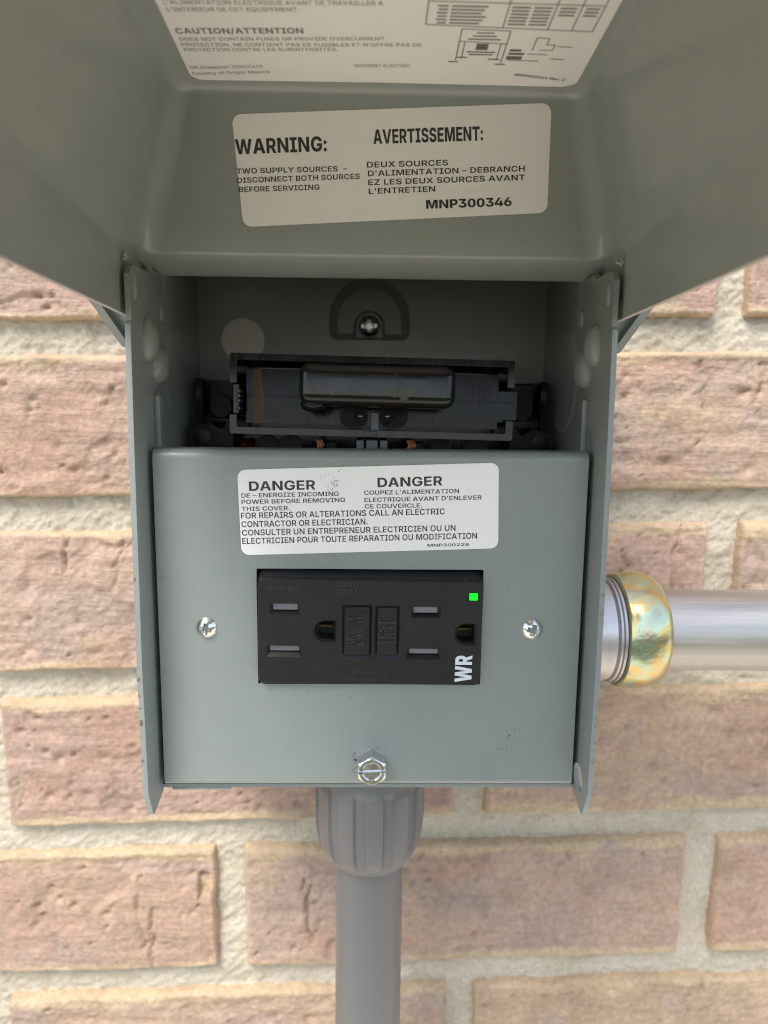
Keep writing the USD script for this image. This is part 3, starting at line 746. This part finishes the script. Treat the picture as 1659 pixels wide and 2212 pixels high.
# ------------------------------------------------------------------ pull-out switch inside the box
sw = thing('pullout_switch', (0, 34, 55), 'glossy black plastic pull-out switch with a bar handle inside the open box', 'switch')
LEAN = -3.0                                     # leaning back a little
TILT = -.95                                     # the whole block sits slightly askew


def askew(m, cx=0, cz=67.5):
    return m.translate([-cx, -26, -cz]).rotate([LEAN, -TILT, 0]).translate([cx, 26, cz])


fr = rrect(-45.0, 45.0, 55.2, 80.4, .8, 3).difference(rrect(-42.8, 42.8, 57.3, 78.3, .8, 3)).difference(sg.box(40, 61.3, 50, 71.9)).difference(sg.box(-50, 61.2, -40.5, 71.2))
frame = ext_y(fr, 22, 44)
bits = [askew(cbx(-44.2, -42.0, 22.6, 40, 61.4, 70.9, .3))] + [askew(cbx(-43.0, -41.6, 22.4, 30, z, z + 1.3, .2)) for z in (62.6, 64.9, 66.5, 68.0)]
part(sw, 'frame', [askew(frame)] + bits + [askew(cbx(x, x + 4.4, 21.8, 24, z0, z1, .12)) for x, z0, z1 in ((-2.7, 55.4, 57.1), (-2.7, 78.5, 80.2))], 'switch_plastic', 25)
fl = sg.box(-41.0, 58.9, 41.2, 76.4).union(sg.box(41.2, 62.0, 47.4, 71.2))
part(sw, 'floor_panel', [askew(ext_y(fl.intersection(sg.box(-60, 40, 60, 67.6)), 29, 31)), askew(ext_y(fl.intersection(sg.box(-60, 67.75, 60, 90)), 29.05, 31)), askew(bx(-36, 36, 31, 46, 61, 74))], 'smoky_plastic', 25)
strip = [[(-38.8, 76.8), (-36.1, 76.8), (-35.1, 67.9), (-38.6, 67.9)], [(-38.6, 67.5), (-35.0, 67.5), (-35.1, 59.4), (-38.9, 59.4)]]
part(sw, 'amber_strip', [ext_y(sg.Polygon(q), 28.75, 28.97).translate([0, -26, -67.5]).rotate([LEAN, 0, 0]).translate([0, 26, 67.5]) for q in strip], 'amber', False)
# bar handle: rounded block with a parting line, on a stem
h1 = rbx(-21.9, 24.7, 6.0, 20, 64.2, 76.6, 3.2, 28)
h1 = h1 - bx(-23, 26, 5, 6.12, 70.62, 70.86)
scoop = MF.sphere(2.4, 24).scale([2.2, 1, 1]).translate([-18.4, 6.6, 63.6])
h1 = h1 + MF.sphere(1, 24).scale([4.2, 4, 2.3]).translate([-17.6, 11.5, 64.4])
handle = part(sw, 'handle', [askew(h1), askew(bx(-12, 16, 19, 31, 67, 74))], 'handle_plastic', 40, label='bar handle with scratched front')
part(handle, 'scratch_mark', [askew_ for askew_ in [front([stroke([(-9.8, 71.6), (-9.2, 70.2)], .12), stroke([(-10.6, 70.9), (-8.4, 70.8)], .16), stroke([(-13.0, 70.3), (-11.2, 68.2)], .10), stroke([(-12.4, 69.6), (-11.6, 68.0)], .08), stroke([(-14.5, 71.02), (-6.5, 70.9)], .05), stroke([(-9.4, 72.9), (-9.0, 72.3)], .12)] +
                                                    [stroke([(x, z), (x + .35, z + .1)], .12) for x, z in ((6.4, 74.9), (7.0, 74.7), (6.6, 74.4))], 5.985)]], 'scratch', False)
# dried splash on the front
sp_poly = sg.Polygon([(4.6, 70.0), (6.5, 70.3), (9, 70.1), (11.5, 70.0), (12.9, 69.4), (11.8, 68.9), (9.9, 69.3), (9.2, 68.5), (10.6, 67.4), (8.4, 67.1), (7.9, 68.3), (6.2, 67.9), (5.8, 69.2), (5.0, 69.0)]).buffer(.12)
part(handle, 'splash_stain', front([flat(sp_poly.geoms[0] if hasattr(sp_poly, 'geoms') else sp_poly, .01)], 5.99), 'dried_splash', False)
for x0, x1 in ((-9.0, -.9), (2.5, 9.5)):
    cx = (x0 + x1) / 2
    bo = MF.batch_hull([cyl_y(cx, 61.9, 24, 30, 3.6), cyl_y(cx + (-2 if cx < 0 else 2), 61.9, 24, 30, 3.6)]) - cyl_y(cx + (1.2 if cx < 0 else -1.0), 61.9, 22, 27, 2.2)
    b_ = part(sw, 'contact_boss', bo, 'matt_black', 30)
    part(b_, 'contact', MF.sphere(1, 16).scale([1.1, .6, .45]).translate([cx + (1.2 if cx < 0 else -1.0), 26.3, 61.9]), 'zinc', 40)
part(sw, 'centre_rib', cbx(-.6, 2.4, 26.5, 30.2, 57.4, 63.2, .3), 'grey_post', 25)

# ------------------------------------------------------------------ fixed terminal block behind the switch
tb = thing('terminal_block', (0, 66, 50), 'dark terminal block with copper ends under the pull-out switch', 'terminal block')
part(tb, 'block_body', [bx(-61, 61, 58, 66, 30, 60), bx(-46, 46, 46.2, 66, 30, 82)], 'switch_plastic')
for sx in (-1, 1):
    wp = sg.Polygon([(-61, 30), (-46.5, 30), (-46.5, 60.5), (-48.2, 60.0)] + [(-48.6 - 8.2 * math.sin(t), 65.2 - 8.2 * math.cos(t)) for t in np.linspace(0.15, .75, 7)] + [(-61, 57.2)])
    if sx > 0:
        wp = sg.Polygon([(-x, z - 1.2 + (0 if z > 31 else 1.2)) for x, z in wp.exterior.coords])
    a = part(tb, 'mounting_wing', ext_y(wp.buffer(0), 34, 50), 'matt_black', 25)
    cx, cz = -57.0 * sx * -1 if sx > 0 else -57.0, 54.2 - (1.0 if sx > 0 else 0)
    part(a, 'round_plug', cyl_y(cx, cz, 33.7, 35, 2.9, 3.0), 'switch_plastic', 25)
    part(tb, 'post', [cyl_y(-51.2 * sx * -1 if sx > 0 else -51.2, 64.5, 38, 50, 3.6, 4.4), cbx(*sorted((sx * 47, sx * 56)), 42, 50, 62, 73.4, .6)], 'matt_black', 30)
    part(tb, 'barrier', cbx(*sorted((sx * 57.2, sx * 60.2)), 39, 60, 56, 74, .5), 'switch_plastic', 25)
for x0, x1 in ((-5.2, -2.6), (-2.0, 2.0), (2.6, 5.1)):
    part(tb, 'centre_post', cbx(x0, x1, 28.5 if x1 - x0 > 3 else 27.6, 50, 30, 54.2, .3), 'grey_post', 25)
for x0, n in ((-18.6, 3), (11.7, 4)):
    for k in range(n):
        p = [(x0 + k * .75, 53.8), (x0 + .8 + k * .75, 52.3), (x0 + .3 + k * .75, 50.8), (x0 + .3 + k * .7, 47)]
        part(tb, 'copper_strand', [MF.batch_hull([MF.sphere(.42, 10).translate([p[i][0], 33 + k * .6, p[i][1]]), MF.sphere(.42, 10).translate([p[i + 1][0], 33 + k * .6, p[i + 1][1]])]) for i in range(3)], 'copper', 40)
    part(tb, 'copper_lug', cbx(x0 + 2.4, x0 + 6.5, 39, 50, 44, 53, .5), 'matt_grey', 30)
for x in (-28.5, 24.0, -37, 36.5):
    part(tb, 'terminal_screw', [cyl_y(x, 50.6, 44, 56, 4.2, 4.2, 24), cbx(x - 6, x + 6, 50, 56, 46, 53.0, .5)], 'matt_grey', 25)
part(tb, 'red_wire', MF.batch_hull([MF.sphere(2.6, 20).translate([-43.5, 40, 51.2]), MF.sphere(2.6, 20).translate([-41, 44, 36])]), 'red_plastic', 40)

# ------------------------------------------------------------------ outlet in the cover
out = thing('outlet', (0, 0, -17), 'black twin socket outlet with test and reset buttons set in the grey cover', 'outlet')
ORT = .5


def orot(m):
    """The outlet sits turned by half a degree in its opening."""
    if hasattr(m, 'rotate'):
        return m.rotate([0, ORT, 0])
    m = to_mesh(m); a = math.radians(ORT); v = np.array(m.vertices)
    return trimesh.Trimesh(np.stack([v[:, 0] * math.cos(a) + v[:, 2] * math.sin(a), v[:, 1], -v[:, 0] * math.sin(a) + v[:, 2] * math.cos(a)], 1), m.faces, process=False)


body = MF.batch_hull([ext_y(rrect(-33.1, 33.0, -17.4, 14.3, 1.4, 5), -2.0, -1.9), ext_y(rrect(-33.5, 33.3, -17.8, 14.9, 1.7, 5), -1.45, -.9), ext_y(rrect(-33.5, 33.3, -17.9, 17.0, 1.2, 4), 2.6, 6)])
slots = [((-30.0, -21.2, 3.7, 7.2), (-29.1, -21.8, 4.5, 6.7)), ((-31.0, -20.7, -9.4, -5.9), (-30.1, -21.3, -8.2, -6.3)), ((12.0, 20.8, 3.3, 6.8), (12.7, 19.9, 4.1, 6.3)), ((11.0, 21.4, -9.7, -6.3), (11.7, 20.4, -8.6, -6.7))]
for o, i in slots:
    body = body - MF.batch_hull([bx(o[0], o[1], -2.2, -2.0, o[2], o[3]), bx(i[0], i[1], -.9, -.85, i[2], i[3])]) - bx(i[0], i[1], -1.2, 3, i[2], i[3])


def ushape(x0, x1, z0, z1):
    r = (z1 - z0) / 2
    return sg.Point(x0 + r, z0 + r).buffer(r, quad_segs=12).union(sg.box(x0 + r, z0, x1, z1))


GND = [(-17.0, -10.1, -4.7, 2.2), (25.0, 31.8, -5.1, 1.8)]
for g0 in GND:
    u = ushape(*g0); ui = ushape(g0[0] + .6, g0[1] - .7, g0[2] + .7, g0[3] - .6)
    body = body - MF.batch_hull([ext_y(u, -2.2, -2.0), ext_y(ui, -1.2, -1.1)]) - ext_y(ui, -1.5, 5.2)
WELL = [(-8.9, .55, -10.1, 7.0, -7.8, -.35, -8.6, 6.35), (1.1, 8.9, -10.1, 6.9, 2.05, 7.85, -8.5, 6.3)]
for w in WELL:
    body = body - MF.batch_hull([bx(w[0], w[1], -2.3, -2.0, w[2], w[3]), bx(w[4] - .1, w[5] + .1, -1.3, -1.2, w[6] - .1, w[7] + .1)]) - bx(w[4] - .15, w[5] + .15, -1, 3, w[6] - .15, w[7] + .15)
body = body - bx(29.15, 31.65, -2.5, -1.2, 8.75, 11.05)
face = part(out, 'faceplate', orot(body), 'outlet_plastic', 25)
part(face, 'dusty_ledge', orot(MF.batch_hull([ext_y(sg.box(-32.0, 15.05, 31.9, 15.1), -1.36, -1.3), ext_y(sg.box(-32.4, 16.5, 32.2, 16.6), 1.5, 1.55), ext_y(sg.box(-32.0, 15.0, 31.9, 15.05), -1.2, -1.1)])), 'outlet_top_plastic', 25)
for o, i in slots:
    part(out, 'slot_shutter', orot(bx(i[0] - .05, i[1] + .05, -.55, .3, i[2] + .35, i[3] + .05)), 'shutter_plastic', label='pale shutter inside a slot')
for g0 in GND:
    part(out, 'ground_contact', [orot(cbx(g0[0] + .9, g0[1] - .9, 1.6, 2.6, g0[3] - 3.6, g0[3] - 2.4, .2)), orot(cbx(g0[0] + .8, g0[0] + 1.4, .6, 3, g0[2] + 2, g0[3] - 1.5, .15))], 'brass', 25)
    part(out, 'ground_hole', orot(ext_y(ushape(g0[0] + .3, g0[1] - .3, g0[2] + .3, g0[3] - .3), 5.0, 5.5)), 'dark_hole', label='dark bottom of the ground hole')
for w, name, word in ((WELL[0], 'reset_button', 'RESET'), (WELL[1], 'test_button', 'TEST')):
    b_ = part(out, name, orot(cbx(w[4], w[5], -2.05, 1.5, w[6], w[7], .22)), 'outlet_plastic', 25)
    if word == 'RESET':
        tx = [text(word, (-4.9, -5.9), (-4.9, 3.8), 2.0, False, .36), text(word, (-4.1, 4.4), (-4.1, -5.9), 2.0, False, .36)]
    else:
        tx = [text(word, (4.6, -5.2), (4.6, 2.7), 2.2, False, .36), text(word, (5.1, 2.7), (5.1, -5.2), 2.2, False, .36)]
    part(b_, 'raised_lettering', orot(front(tx, -2.0)), 'outlet_lettering', 25)
part(out, 'indicator_light', orot(cbx(29.2, 31.6, -2.15, -1.0, 8.85, 10.95, .15)), 'green_lamp', 25, label='lit green indicator light')
tx = [text('FOLLOW  INSTRUCTIONS', (-11.5, 12.5), (11.9, 12.5), 1.35, False, .2), text('SUIVEZ  INSTRUCTIONS', (-10.9, 10.5), (11.3, 10.5), 1.35, False, .2), text('LEVITON', (-31.1, 11.0), (-21.4, 11.0), 1.35, False, .16),
      text('TEST  MENSUEL', (7.4, -13.3), (-6.6, -13.3), 1.35, False, .2), text('TEST  MONTHLY', (7.4, -15.2), (-7.7, -15.2), 1.35, False, .2)]
part(out, 'raised_lettering', orot(front(tx, -1.96)), 'outlet_lettering', 25)
part(out, 'white_mark', orot(front([text('WR', (30.7, -16.6), (30.7, -8.2), 5.1, 900, .05)], -2.01)), 'print_white', False, label='white WR print')

# ------------------------------------------------------------------ metal conduit on the right
EY, EZ = 22.0, -7.8
mc = thing('metal_conduit', (66.5, EY, EZ), 'galvanised metal conduit with an iridescent yellow nut, running right from the box', 'conduit')


def rot_x(prof, n=96, fn=None):
    """Profile rows (r, x) turned about the conduit axis."""
    t = lathe(prof, n, fn); v = np.array(t.vertices)
    t = trimesh.Trimesh(np.stack([v[:, 2], EY + v[:, 0], EZ + v[:, 1]], 1), t.faces, process=False)
    if t.volume < 0:
        t.invert()
    return t


part(mc, 'pipe', rot_x([(12.2, 600), (13.3, 600), (13.4, 599), (13.4, 76), (12.2, 76)]), 'galvanised', 40)
part(mc, 'connector_body', rot_x([(14, 66.6), (16.3, 66.6), (16.5, 67.2), (16.5, 77.4), (16.2, 77.7), (16.9, 78.0), (17.1, 78.3), (17.1, 78.9), (16.8, 79.1), (17.4, 79.4), (17.4, 80.2), (17.0, 80.6), (14, 83)]), 'fitting_zinc', 30)


def nutfn(r, z, th):
    """Six soft flats pressed into the round nut."""
    k = np.clip((z - 80) / 4, 0, 1) * np.clip((94 - z) / 3, 0, 1)
    return r - k * .55 * (0.5 + 0.5 * np.cos(6 * th))


nut = part(mc, 'compression_nut', rot_x([(16.9, 81.0), (17.6, 80.4), (18.4, 80.6), (18.7, 81.2), (18.8, 82)] + [(18.8 + .8 * math.sin(t), 82 + 7.0 * t / 2.2) for t in np.linspace(.15, 2.0, 10)] + [(19.4, 89.2), (19.0, 91.0), (18.0, 93.0), (16.6, 94.5), (15.0, 95.4), (13.8, 95.8), (13.2, 95.7)], 144, nutfn), 'dichromate', 50)


def on_nut(m, r):
    """(u along x, v round the axis) wrapped on the nut."""
    v = np.array(m.vertices); a = v[:, 1] / r
    rr = r + v[:, 2]
    return trimesh.Trimesh(np.stack([v[:, 0], EY - rr * np.cos(a), EZ + rr * np.sin(a)], 1), m.faces, process=False)


marks = [flat(sg.Point(84.6, 5.8).buffer(1.8).difference(sg.Point(84.6, 5.8).buffer(1.55)), .12), text('UL', (84.0, 6.9), (84.0, 4.7), 1.2, False, .12),
         flat(sg.Point(85.0, -.2).buffer(1.9).difference(sg.Point(85.0, -.2).buffer(1.65)), .12), text('SA', (84.4, 1.0), (84.4, -1.3), 1.2, False, .12)]
mm_ = trimesh.util.concatenate(marks)
part(nut, 'stamped_mark', on_nut(mm_, 19.0), 'dichromate', False)

# ------------------------------------------------------------------ grey plastic conduit below
PX, PY = 0.2, 22.0
pc = thing('plastic_conduit', (PX, PY, GROUND_Z), 'grey plastic conduit with a ribbed fitting hanging straight down from the box', 'conduit')


def down(prof, n=96, fn=None):
    t = lathe(prof, n, fn); t.apply_translation([PX, PY, 0]); return t


def ribs(r, z, th):
    lands = np.clip(7 * (np.sin(12 * th + .5) + .35), -1, 1)          # raised lands with steep flanks
    k = np.clip((z + 87.5) / 5, 0, 1) * np.clip((-58 - z) / .6, 0, 1)
    return r + .55 * lands * k


fp = [(14, -54.1), (18.2, -54.1), (18.2, -57)] + [(18.3, z) for z in np.arange(-58, -71, -1.2)] + [(18.3 - 5.3 * (1 - math.cos(t)), -71 - 17.5 * math.sin(t)) for t in np.linspace(0.05, 1.45, 20)] + [(13.0, -89.6), (12.2, -90.2), (11, -90.0)]
part(pc, 'ribbed_fitting', down(fp, 360, ribs), 'conduit_plastic', 30)
zz = np.linspace(-94, -990, 120)
part(pc, 'pipe', down([(11.75 + .05 * math.sin(k * 1.7), z) for k, z in enumerate(np.concatenate([np.arange(-88, -240, -1.5), np.arange(-245, -1000, -20)]))], 72), 'conduit_plastic', 40)
